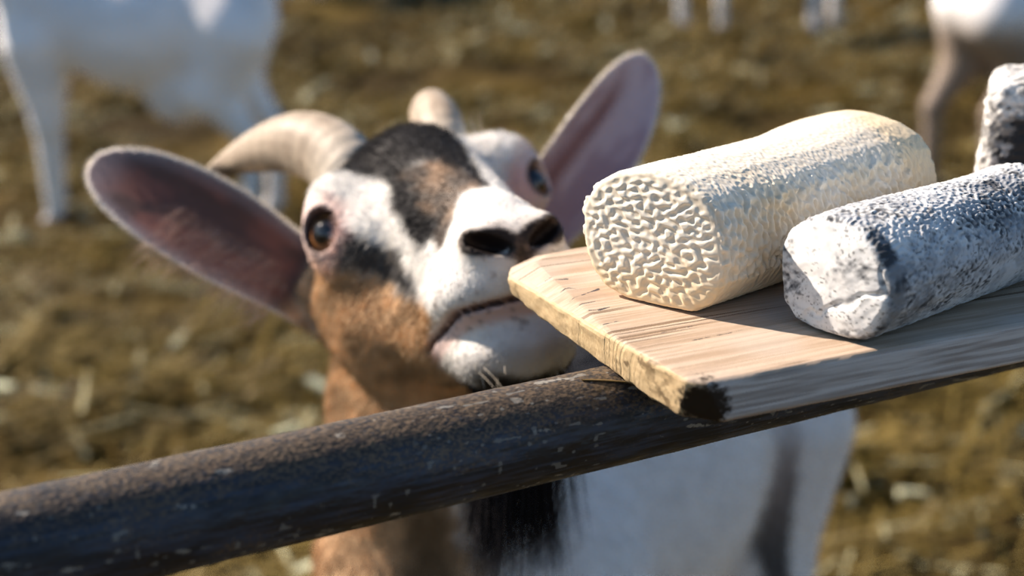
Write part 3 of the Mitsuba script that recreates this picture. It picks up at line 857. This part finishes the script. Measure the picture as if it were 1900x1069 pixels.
# a bit of straw on the rail
tt = np.linspace(-1, 1, 14)
e2_ = -0.0095 - 0.0042 * tt
sp = RP + (0.047 + 0.0125 * tt)[:, None] * E1 + e2_[:, None] * E2 + (np.sqrt(RR ** 2 - e2_ ** 2) + 0.0007)[:, None] * np.array([0, 0, 1.0])
sv = []
for k in range(5):
    a = 2 * math.pi * k / 5
    sv.append(sp + 0.0007 * (np.cos(a) * E2 + 0.6 * np.sin(a) * np.array([0, 0, 1.0])))
sv = np.stack(sv, 1)
idx = np.arange(14 * 5).reshape(14, 5)
q = np.stack([idx[:-1], idx[1:], np.roll(idx, -1, 1)[1:], np.roll(idx, -1, 1)[:-1]], -1).reshape(-1, 4)
scene['straw_stem'] = mikit.ply((sv.reshape(-1, 3), q), 'straw_material', smooth=True, color=np.tile([0.20, 0.13, 0.05], (70, 1)))
lab('straw_stem', 'short brown straw stem lying on top of the metal rail beside the board', 'straw')

# ------------------------------------------------------------------ cheeses
def wrinkle_map(n, seed, wl, aniso=1.0, bw=0.28, gain=1.4):
    """Meandering ridges: band-passed noise, periodic both ways; wl is the wavelength in samples, (n rows, m columns)."""
    r = np.random.default_rng(seed)
    f = np.fft.fft2(r.normal(size=n))
    ky, kx = np.fft.fftfreq(n[0])[:, None], np.fft.fftfreq(n[1])[None]
    k = np.hypot(ky * aniso, kx / aniso)
    g = np.exp(-0.5 * ((k - 1 / wl) / (bw / wl)) ** 2)
    x = np.real(np.fft.ifft2(f * g))
    return np.tanh(gain * x / x.std())


def sample(m, i, j):
    return ndimage.map_coordinates(m, [i % m.shape[0], j % m.shape[1]], order=1, mode='grid-wrap')


def outline_curve(pts, n, soften=1.3):
    pts = np.asarray(pts, float)
    d = np.r_[0, np.cumsum(np.linalg.norm(np.diff(np.vstack([pts, pts[:1]]), axis=0), axis=1))]
    t = np.arange(n) / n * d[-1]
    P = np.stack([np.interp(t, d, np.r_[pts[:, k], pts[0, k]]) for k in (0, 1)], -1)
    s = soften * 1e-3 / (d[-1] / n)
    return np.stack([ndimage.gaussian_filter1d(P[:, k], s, mode='wrap') for k in (0, 1)], -1), d[-1]


def log_mesh(outline, length, front_r, back_r, shear, step, dome=(0.002, 0.006), swell=None):
    """Closed log: grid vertices (profile, around) in (s, a, h): s across, a along, h up; also face coordinates and the along-profile kind."""
    P, per = outline_curve(outline, int(sum(np.linalg.norm(np.diff(np.vstack([outline, outline[:1]]), axis=0), axis=1)) / step))
    c = P.mean(0)
    R0 = per / (2 * math.pi)
    prof = []
    k = np.linspace(0.012, 1 - front_r / R0, int((R0 - front_r) / step))
    prof += [(x, -dome[0] * (1 - (x / k[-1]) ** 2), 0) for x in k]
    for a in np.linspace(0, math.pi / 2, max(4, int(front_r * 1.57 / step)))[1:]:
        prof.append((1 - front_r / R0 * (1 - math.sin(a)), front_r * (1 - math.cos(a)), 1))
    for a in np.linspace(front_r, length - back_r, int((length - front_r - back_r) / step))[1:]:
        prof.append((1.0, a, 2))
    for a in np.linspace(0, math.pi / 2, max(4, int(back_r * 1.57 / step)))[1:]:
        prof.append((1 - back_r / R0 * (1 - math.cos(a)), length - back_r + back_r * math.sin(a), 3))
    k = np.linspace(1 - back_r / R0, 0.012, int((R0 - back_r) / step / 2))[1:]
    prof += [(x, length + dome[1] * (1 - (x / k[0]) ** 2), 4) for x in k]
    prof = np.array(prof)
    rho, al = prof[:, 0], prof[:, 1]
    sw = np.ones_like(al) if swell is None else swell(al)
    Q = c + (P - c)[None] * (rho * sw)[:, None, None]
    Q[..., 1] += (c[1] * (sw - 1) * 0.95)[:, None]
    A = al[:, None] + 0 * Q[..., 0] + math.tan(shear) * (Q[..., 0] - c[0])
    V = np.stack([Q[..., 0], A, Q[..., 1]], -1)
    n, m = V.shape[:2]
    idx = np.arange(n * m).reshape(n, m)
    nx_ = np.roll(idx, -1, 1)
    q = np.stack([idx[:-1], nx_[:-1], nx_[1:], idx[1:]], -1).reshape(-1, 4)
    f = np.vstack([q[:, [0, 1, 2]], q[:, [0, 2, 3]]])
    a = np.arange(m)
    f = np.vstack([f, np.stack([0 * a + n * m, np.roll(a, -1), a], -1), np.stack([0 * a + n * m + 1, idx[-1], np.roll(idx[-1], -1)], -1)])
    V = np.vstack([V.reshape(-1, 3), V[0].mean(0), V[-1].mean(0)])
    return V, f, (n, m), prof, per


def grid_normals(V, f):
    n = np.zeros_like(V)
    fn = np.cross(V[f[:, 1]] - V[f[:, 0]], V[f[:, 2]] - V[f[:, 0]])
    for k in range(3):
        np.add.at(n, f[:, k], fn)
    return norm(n)


def place_log(V, p0, ang):
    A = np.array([math.cos(ang), math.sin(ang), 0])
    Tt = np.array([A[1], -A[0], 0])
    return p0 + V[:, :1] * Tt + V[:, 1:2] * A + V[:, 2:] * np.array([0, 0, 1.0])


# the cream log
CREAM = np.array([[-.063, .034], [-.0635, .042], [-.061, .049], [-.0549, .0573], [-.0442, .064], [-.032, .0672], [-.0197, .0672], [-.006, .0646], [.0052, .0594], [.0110, .0530], [.0154, .0405], [.0172, .030],
                  [.0147, .0162], [.0085, .007], [0, .0008], [-.0158, .0003], [-.0372, .0003], [-.0498, .0040], [-.0575, .0125], [-.0620, .024]])[::-1]
STEP = 0.00052
V, f, (n, m), prof, per = log_mesh(CREAM, 0.185, 0.0035, 0.016, math.radians(10), STEP, (0.0015, 0.008), lambda a: 1 + 0.055 * sst(0.10, 0.15, a))
if np.einsum('ij,ij->', grid_normals(V, f), V - V.mean(0)) < 0:
    f = f[:, ::-1]
N = grid_normals(V, f)
ii, jj = np.meshgrid(np.arange(n), np.arange(m), indexing='ij')
arc = np.r_[0, np.cumsum(np.linalg.norm(np.diff(prof[:, :2] * [per / (2 * math.pi), 1], axis=0), axis=1))]
aa = np.append(np.repeat(arc, m), [0, arc[-1]]) / STEP
jx = np.append(jj.ravel(), [0, 0]).astype(float)
PX = 0.0004
face = wrinkle_map((512, 512), 3, 0.0056 / PX, 0.82, 0.36, 1.1)
warp = 6 * (meshkit.fbm(V * 70, 2, 5) - 0.5)
fw_ = sample(face, V[:, 2] / PX + 300 + warp, V[:, 0] / PX + 300 - warp)
sidem = wrinkle_map((700, m), 7, 0.0058 / STEP, 0.72, 0.30, 1.5)
sidef = wrinkle_map((700, m), 8, 0.0030 / STEP, 0.85, 0.30, 1.1)
long_ = wrinkle_map((700, m), 9, 0.0024 / STEP, 0.55, 0.35, 1.0)
wj = 10 * (meshkit.fbm(V * 55, 2, 6) - 0.5)
sd, sf, lg = (sample(x, aa + wj, jx + wj) for x in (sidem, sidef, long_))
hh = V[:, 2]
topn = N[:, 2]
big = meshkit.fbm(V * 28, 3, 12)
wtop = sst(0.45, 0.85, topn)
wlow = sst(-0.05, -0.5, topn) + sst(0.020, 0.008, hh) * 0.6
sidew = 0.00125 * sd * (0.35 + 1.2 * big) + 0.00030 * sf
sidew = sidew * (1 - wtop) + wtop * (0.00012 * lg + 0.00010 * sf + 0.00022 * sd * sst(0.45, 0.6, big))
sidew = sidew * (1 - 0.8 * np.clip(wlow, 0, 1)) * (1 - 0.65 * sst(0.150, 0.175, V[:, 1]))
wface = sst(0.6, 0.9, -N[:, 1])
rim = np.append(np.repeat(sst(0.80, 0.93, prof[:, 0]) * (prof[:, 2] < 2), m), [0, 0])
disp = (1 - wface) * sidew + wface * (0.00058 * fw_ * (1 - 0.75 * rim))
disp = disp + 0.0013 * (meshkit.fbm(V * 32, 3, 20) - 0.5) * sst(0.001, 0.01, hh)
disp = np.where(hh < 0.002, np.minimum(disp, 0), disp)
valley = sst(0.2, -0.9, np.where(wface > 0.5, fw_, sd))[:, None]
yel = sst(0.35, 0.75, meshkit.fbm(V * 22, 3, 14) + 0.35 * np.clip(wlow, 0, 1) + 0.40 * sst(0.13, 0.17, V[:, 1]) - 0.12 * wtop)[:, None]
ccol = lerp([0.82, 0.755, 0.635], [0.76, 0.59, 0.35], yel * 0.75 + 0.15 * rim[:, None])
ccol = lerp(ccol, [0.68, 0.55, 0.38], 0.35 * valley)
C0 = np.array([0.0829, 0.7306, ZB + 0.0003])
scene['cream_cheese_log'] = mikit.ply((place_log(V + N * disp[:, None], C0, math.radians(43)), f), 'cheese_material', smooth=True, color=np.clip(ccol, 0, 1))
lab('cream_cheese_log', 'cream-white wrinkled goat cheese log lying on the wooden board', 'cheese')

# the ash-coated log in front of it
GRAY = np.array([[-.0400, .0364], [-.0367, .0443], [-.0270, .0520], [-.0150, .0556], [-.0050, .0560], [.0060, .0538], [.0150, .0475], [.0215, .0390], [.0243, .030], [.0225, .0180], [.0170, .0090], [.0100, .0022],
                 [0, .0004], [-.0180, .0003], [-.0300, .0025], [-.0370, .0095], [-.0392, .0214]])[::-1]


def ash_log(key, outline, length, p0, ang, seed, shear, front_r=0.005):
    V, f, (n, m), prof, per = log_mesh(outline, length, front_r, 0.010, shear, 0.0006, (0.002, 0.004), lambda a: 1 + 0.02 * np.sin(a * 40))
    if np.einsum('ij,ij->', grid_normals(V, f), V - V.mean(0)) < 0:
        f = f[:, ::-1]
    N = grid_normals(V, f)
    arc = np.r_[0, np.cumsum(np.linalg.norm(np.diff(prof[:, :2] * [per / (2 * math.pi), 1], axis=0), axis=1))]
    aa = np.append(np.repeat(arc, m), [0, arc[-1]]) / 0.0006
    jx = np.append(np.tile(np.arange(m), n), [0, 0]).astype(float)
    wj = 9 * (meshkit.fbm(V * 60, 2, seed + 6) - 0.5)
    sd = sample(wrinkle_map((600, m), seed, 0.0036 / 0.0006, 1.25, 0.33, 1.2), aa + wj, jx + wj)
    lo = sample(wrinkle_map((600, m), seed + 1, 0.0075 / 0.0006, 0.8, 0.40, 1.0), aa + wj, jx - wj)
    hh, fa = V[:, 2], sst(0.55, 0.85, -N[:, 1])
    lump = meshkit.fbm(V * 45, 4, seed + 2) - 0.5
    crease = np.abs(meshkit.fbm(V * [38, 60, 26], 3, seed + 3) - 0.5)
    top = sst(0.2, 0.8, N[:, 2])
    disp = (1 - fa) * (0.00030 * sd * (0.5 + 0.8 * top) + 0.00035 * lo * meshkit.fbm(V * 30, 2, seed) + 0.0010 * lump)
    disp = disp + fa * (0.0030 * lump - 0.0011 * sst(0.05, 0.0, crease) + 0.0009 * (meshkit.fbm(V * 150, 3, seed + 11) - 0.5))
    disp = np.where(hh < 0.002, np.minimum(disp, 0), disp)
    p_ash = meshkit.fbm(V * [55, 40, 55], 4, seed + 4)
    fine = meshkit.fbm(V * 420, 3, seed + 5)
    rimband = sst(0.008, 0.000, np.abs(V[:, 1] - np.tan(shear) * V[:, 0] - 0.006)) * sst(0.0, 0.012, V[:, 0])
    ash = sst(0.455, 0.70, 0.62 * p_ash + 0.38 * fine + 0.26 * rimband - 0.07 * fa + 0.10 * sst(0.2, -0.8, sd) * (1 - fa))
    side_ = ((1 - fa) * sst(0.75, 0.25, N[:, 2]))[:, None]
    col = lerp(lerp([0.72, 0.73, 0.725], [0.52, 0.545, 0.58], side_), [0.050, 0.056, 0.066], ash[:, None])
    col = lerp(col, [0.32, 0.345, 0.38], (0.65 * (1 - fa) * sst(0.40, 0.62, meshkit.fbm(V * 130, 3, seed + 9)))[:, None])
    pin = sst(0.70, 0.78, meshkit.noise(V * 900, seed + 8)) * sst(0.42, 0.58, meshkit.fbm(V * 60, 2, seed + 7))
    col = lerp(col, [0.08, 0.08, 0.08], 0.8 * pin[:, None])
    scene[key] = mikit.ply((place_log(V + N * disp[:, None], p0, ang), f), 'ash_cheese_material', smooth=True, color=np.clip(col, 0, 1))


ash_log('ash_cheese_log', GRAY, 0.165, np.array([0.1521, 0.6975, ZB + 0.0003]), math.radians(41.4), 31, math.radians(0))
lab('ash_cheese_log', 'grey ash-coated goat cheese log lying on the board in front of the cream log', 'cheese')

# the ash-coated pyramid behind, cut by the frame
k_ = 0.031
PYR = np.array([[-k_, -k_], [k_, -k_], [k_, k_], [-k_, k_]])


def pyramid(key, p0, ang, seed, h=0.075):
    m = trimesh.creation.box(extents=(2, 2, 2))
    rad = 0.010
    balls = []
    for sx in (-1, 1):
        for sy in (-1, 1):
            for z, k in ((rad, 0.034), (h - rad, 0.0305)):
                b = trimesh.creation.icosphere(2, rad)
                balls.append(m3.Manifold.hull_points(b.vertices + [sx * (k - rad), sy * (k - rad), z]))
    mm = m3.Manifold.batch_hull(balls).refine_to_length(0.0011).to_mesh()
    V, f = np.array(mm.vert_properties[:, :3], float), np.array(mm.tri_verts)
    N = np.array(trimesh.Trimesh(V, f, process=False).vertex_normals)
    w = meshkit.fbm(V * 320, 2, seed) - 0.5
    d = 0.0026 * w + 0.003 * (meshkit.fbm(V * 50, 3, seed + 1) - 0.5)
    d = np.where(V[:, 2] < 0.002, np.minimum(d, 0), d)
    ash = sst(0.44, 0.60, 0.55 * meshkit.fbm(V * 45, 3, seed + 2) + 0.45 * meshkit.fbm(V * 300, 3, seed + 3) + 0.10 * sst(0.006, 0.02, V[:, 0]) + 0.02)
    spot = np.linalg.norm((V - [-0.004, -0.032, 0.036]) / [0.021, 0.03, 0.028], axis=1) + 1.5 * (meshkit.fbm(V * 220, 4, seed + 5) - 0.5)
    ash = np.maximum(ash * 0.75, sst(1.0, 0.75, spot))
    col = lerp([0.72, 0.71, 0.68], [0.030, 0.032, 0.035], ash[:, None])
    c, s = math.cos(ang), math.sin(ang)
    W = (V + N * d[:, None]) @ np.array([[c, s, 0], [-s, c, 0], [0, 0, 1]]) + p0
    scene[key] = mikit.ply((W, f), 'ash_cheese_material', smooth=True, color=col)


pyramid('ash_cheese_pyramid', np.array([0.317, 0.953, ZB + 0.0003]), math.radians(-18), 51)
lab('ash_cheese_pyramid', 'ash-dusted goat cheese with a black patch standing behind the grey log at the frame edge', 'cheese')


# ------------------------------------------------------------------ the goats in the background
def herd_sdf(p, head_up, spread):
    """A standing goat in its own frame: x forward, z up, hooves at z = 0."""
    a = p.copy()
    a[:, 1] = np.abs(a[:, 1])
    d = cone(p, (0.22, 0, 0.60), (0, 0, 0.555), 0.125, 0.155)
    d = smin(d, cone(p, (0, 0, 0.555), (-0.26, 0, 0.60), 0.155, 0.125), 0.06)
    d = smin(d, ell(p, (-0.12, 0, 0.39), (0.10, 0.085, 0.095)), 0.05)
    neck = np.array([0.42, 0, 0.88]) if head_up else np.array([0.52, 0, 0.50])
    d = smin(d, cone(p, (0.24, 0, 0.64), neck, 0.105, 0.062), 0.05)
    fwd = np.array([0.17, 0, -0.07]) if head_up else np.array([0.10, 0, -0.17])
    d = smin(d, cone(p, neck + (0.02, 0, 0.02), neck + fwd, 0.062, 0.032), 0.03)
    en = neck + (0.0, 0.05, 0.03)
    d = smin(d, cone(a, en, en + np.array([-0.03, 0.12, 0.01]), 0.016, 0.012), 0.02)
    d = smin(d, cone(p, (-0.36, 0, 0.66), (-0.44, 0, 0.71), 0.026, 0.012), 0.03)
    fx, hx = 0.25, -0.27
    for s in (0, 1):
        b = p.copy()
        b[:, 1] = p[:, 1] * (1 if s else -1)
        f2, h2 = fx + (0.05 if s else -0.03) * spread, hx + (-0.04 if s else 0.06) * spread
        d = smin(d, cone(b, (fx, 0.075, 0.52), (f2, 0.075, 0.32), 0.080, 0.042), 0.05)
        d = smin(d, cone(b, (f2, 0.075, 0.32), (f2, 0.075, 0.06), 0.038, 0.024), 0.02)
        d = smin(d, cone(b, (f2, 0.075, 0.06), (f2 + 0.025, 0.075, 0.022), 0.022, 0.028), 0.01)
        d = smin(d, cone(b, (hx, 0.075, 0.55), (h2 + 0.04, 0.080, 0.40), 0.105, 0.065), 0.05)
        d = smin(d, cone(b, (h2 + 0.04, 0.080, 0.40), (h2 - 0.06, 0.075, 0.27), 0.062, 0.030), 0.03)
        d = smin(d, cone(b, (h2 - 0.06, 0.075, 0.27), (h2 - 0.05, 0.075, 0.06), 0.029, 0.021), 0.015)
        d = smin(d, cone(b, (h2 - 0.05, 0.075, 0.06), (h2 - 0.025, 0.075, 0.022), 0.022, 0.028), 0.01)
    return d.astype(np.float32)


def herd_goat(key, xy, heading, label, head_up=True, spread=1.0, legs=(0.70, 0.69, 0.68), body=(0.86, 0.855, 0.86), seed=0, leg_top=0.40):
    v, f, n = surface_net(lambda p: herd_sdf(p, head_up, spread), (-0.56, -0.28, -0.03), (0.80, 0.28, 1.06), 0.011, 1)
    sh = meshkit.fbm(v * 9, 3, seed)[:, None]
    col = lerp(np.array(body) * 0.86, body, sst(0.35, 0.65, sh))
    col = lerp(col, legs, sst(leg_top, leg_top - 0.14, v[:, 2:]))
    col = lerp(col, [0.07, 0.055, 0.045], sst(0.045, 0.035, v[:, 2:]))
    c, s = math.cos(heading), math.sin(heading)
    rot = np.array([[c, s, 0], [-s, c, 0], [0, 0, 1]])
    off = np.array([xy[0], xy[1], float(ground_height(np.array([xy[0]]), np.array([xy[1]]))[0]) + 0.005])
    scene[key + '__body'] = mikit.ply((v @ rot + off, f), 'skin_material', smooth=True, color=col)
    up = np.array([0.42, 0, 0.88]) if head_up else np.array([0.52, 0, 0.50])
    for i, sg in enumerate((1, -1)):
        k = '_001' if i else ''
        e = trimesh.creation.icosphere(2, 0.014)
        scene[key + '__eye' + k] = mikit.ply(((e.vertices + up + [0.055, 0.052 * sg, 0.02]) @ rot + off, e.faces), 'eye_material', smooth=True, color=np.tile([0.05, 0.03, 0.02], (len(e.vertices), 1)))
        t = np.linspace(0, 1, 20)
        P = up + np.stack([-0.01 - 0.14 * t, sg * (0.03 + 0.04 * t), 0.05 + 0.11 * np.sin(t * 2.2)], -1)
        tv = np.stack([P + (0.017 * (1 - t) + 0.002)[:, None] * np.array([math.cos(b) * 0.8, math.sin(b), 0.6 * math.cos(b)]) for b in np.arange(10) / 10 * 2 * math.pi], 1)
        idx = np.arange(200).reshape(20, 10)
        q = np.stack([idx[:-1], idx[1:], np.roll(idx, -1, 1)[1:], np.roll(idx, -1, 1)[:-1]], -1).reshape(-1, 4)
        scene[key + '__horn' + k] = mikit.ply((tv.reshape(-1, 3) @ rot + off, q), 'horn_material', smooth=True, color=np.tile([0.36, 0.29, 0.21], (200, 1)))
    lab(key, label, 'goat', 'white goats in the background')


herd_goat('goat_001', (-1.01, 4.30), math.pi, 'large white goat standing in the straw behind the left ear of the near goat', seed=1, spread=-0.45)
herd_goat('goat_002', (1.18, 7.50), 0.05, 'small distant white goat, only its legs in view above the cream cheese log', seed=2, head_up=False, spread=1.6)
herd_goat('goat_003', (1.60, 4.70), 0.35, 'white goat with grey-brown legs standing at the top right corner', seed=3, legs=(0.24, 0.19, 0.15), leg_top=0.60)
herd_goat('goat_004', (-1.02, 8.42), math.pi / 2 - 0.1, 'farthest white goat, barely showing at the top edge left of the middle', seed=4)
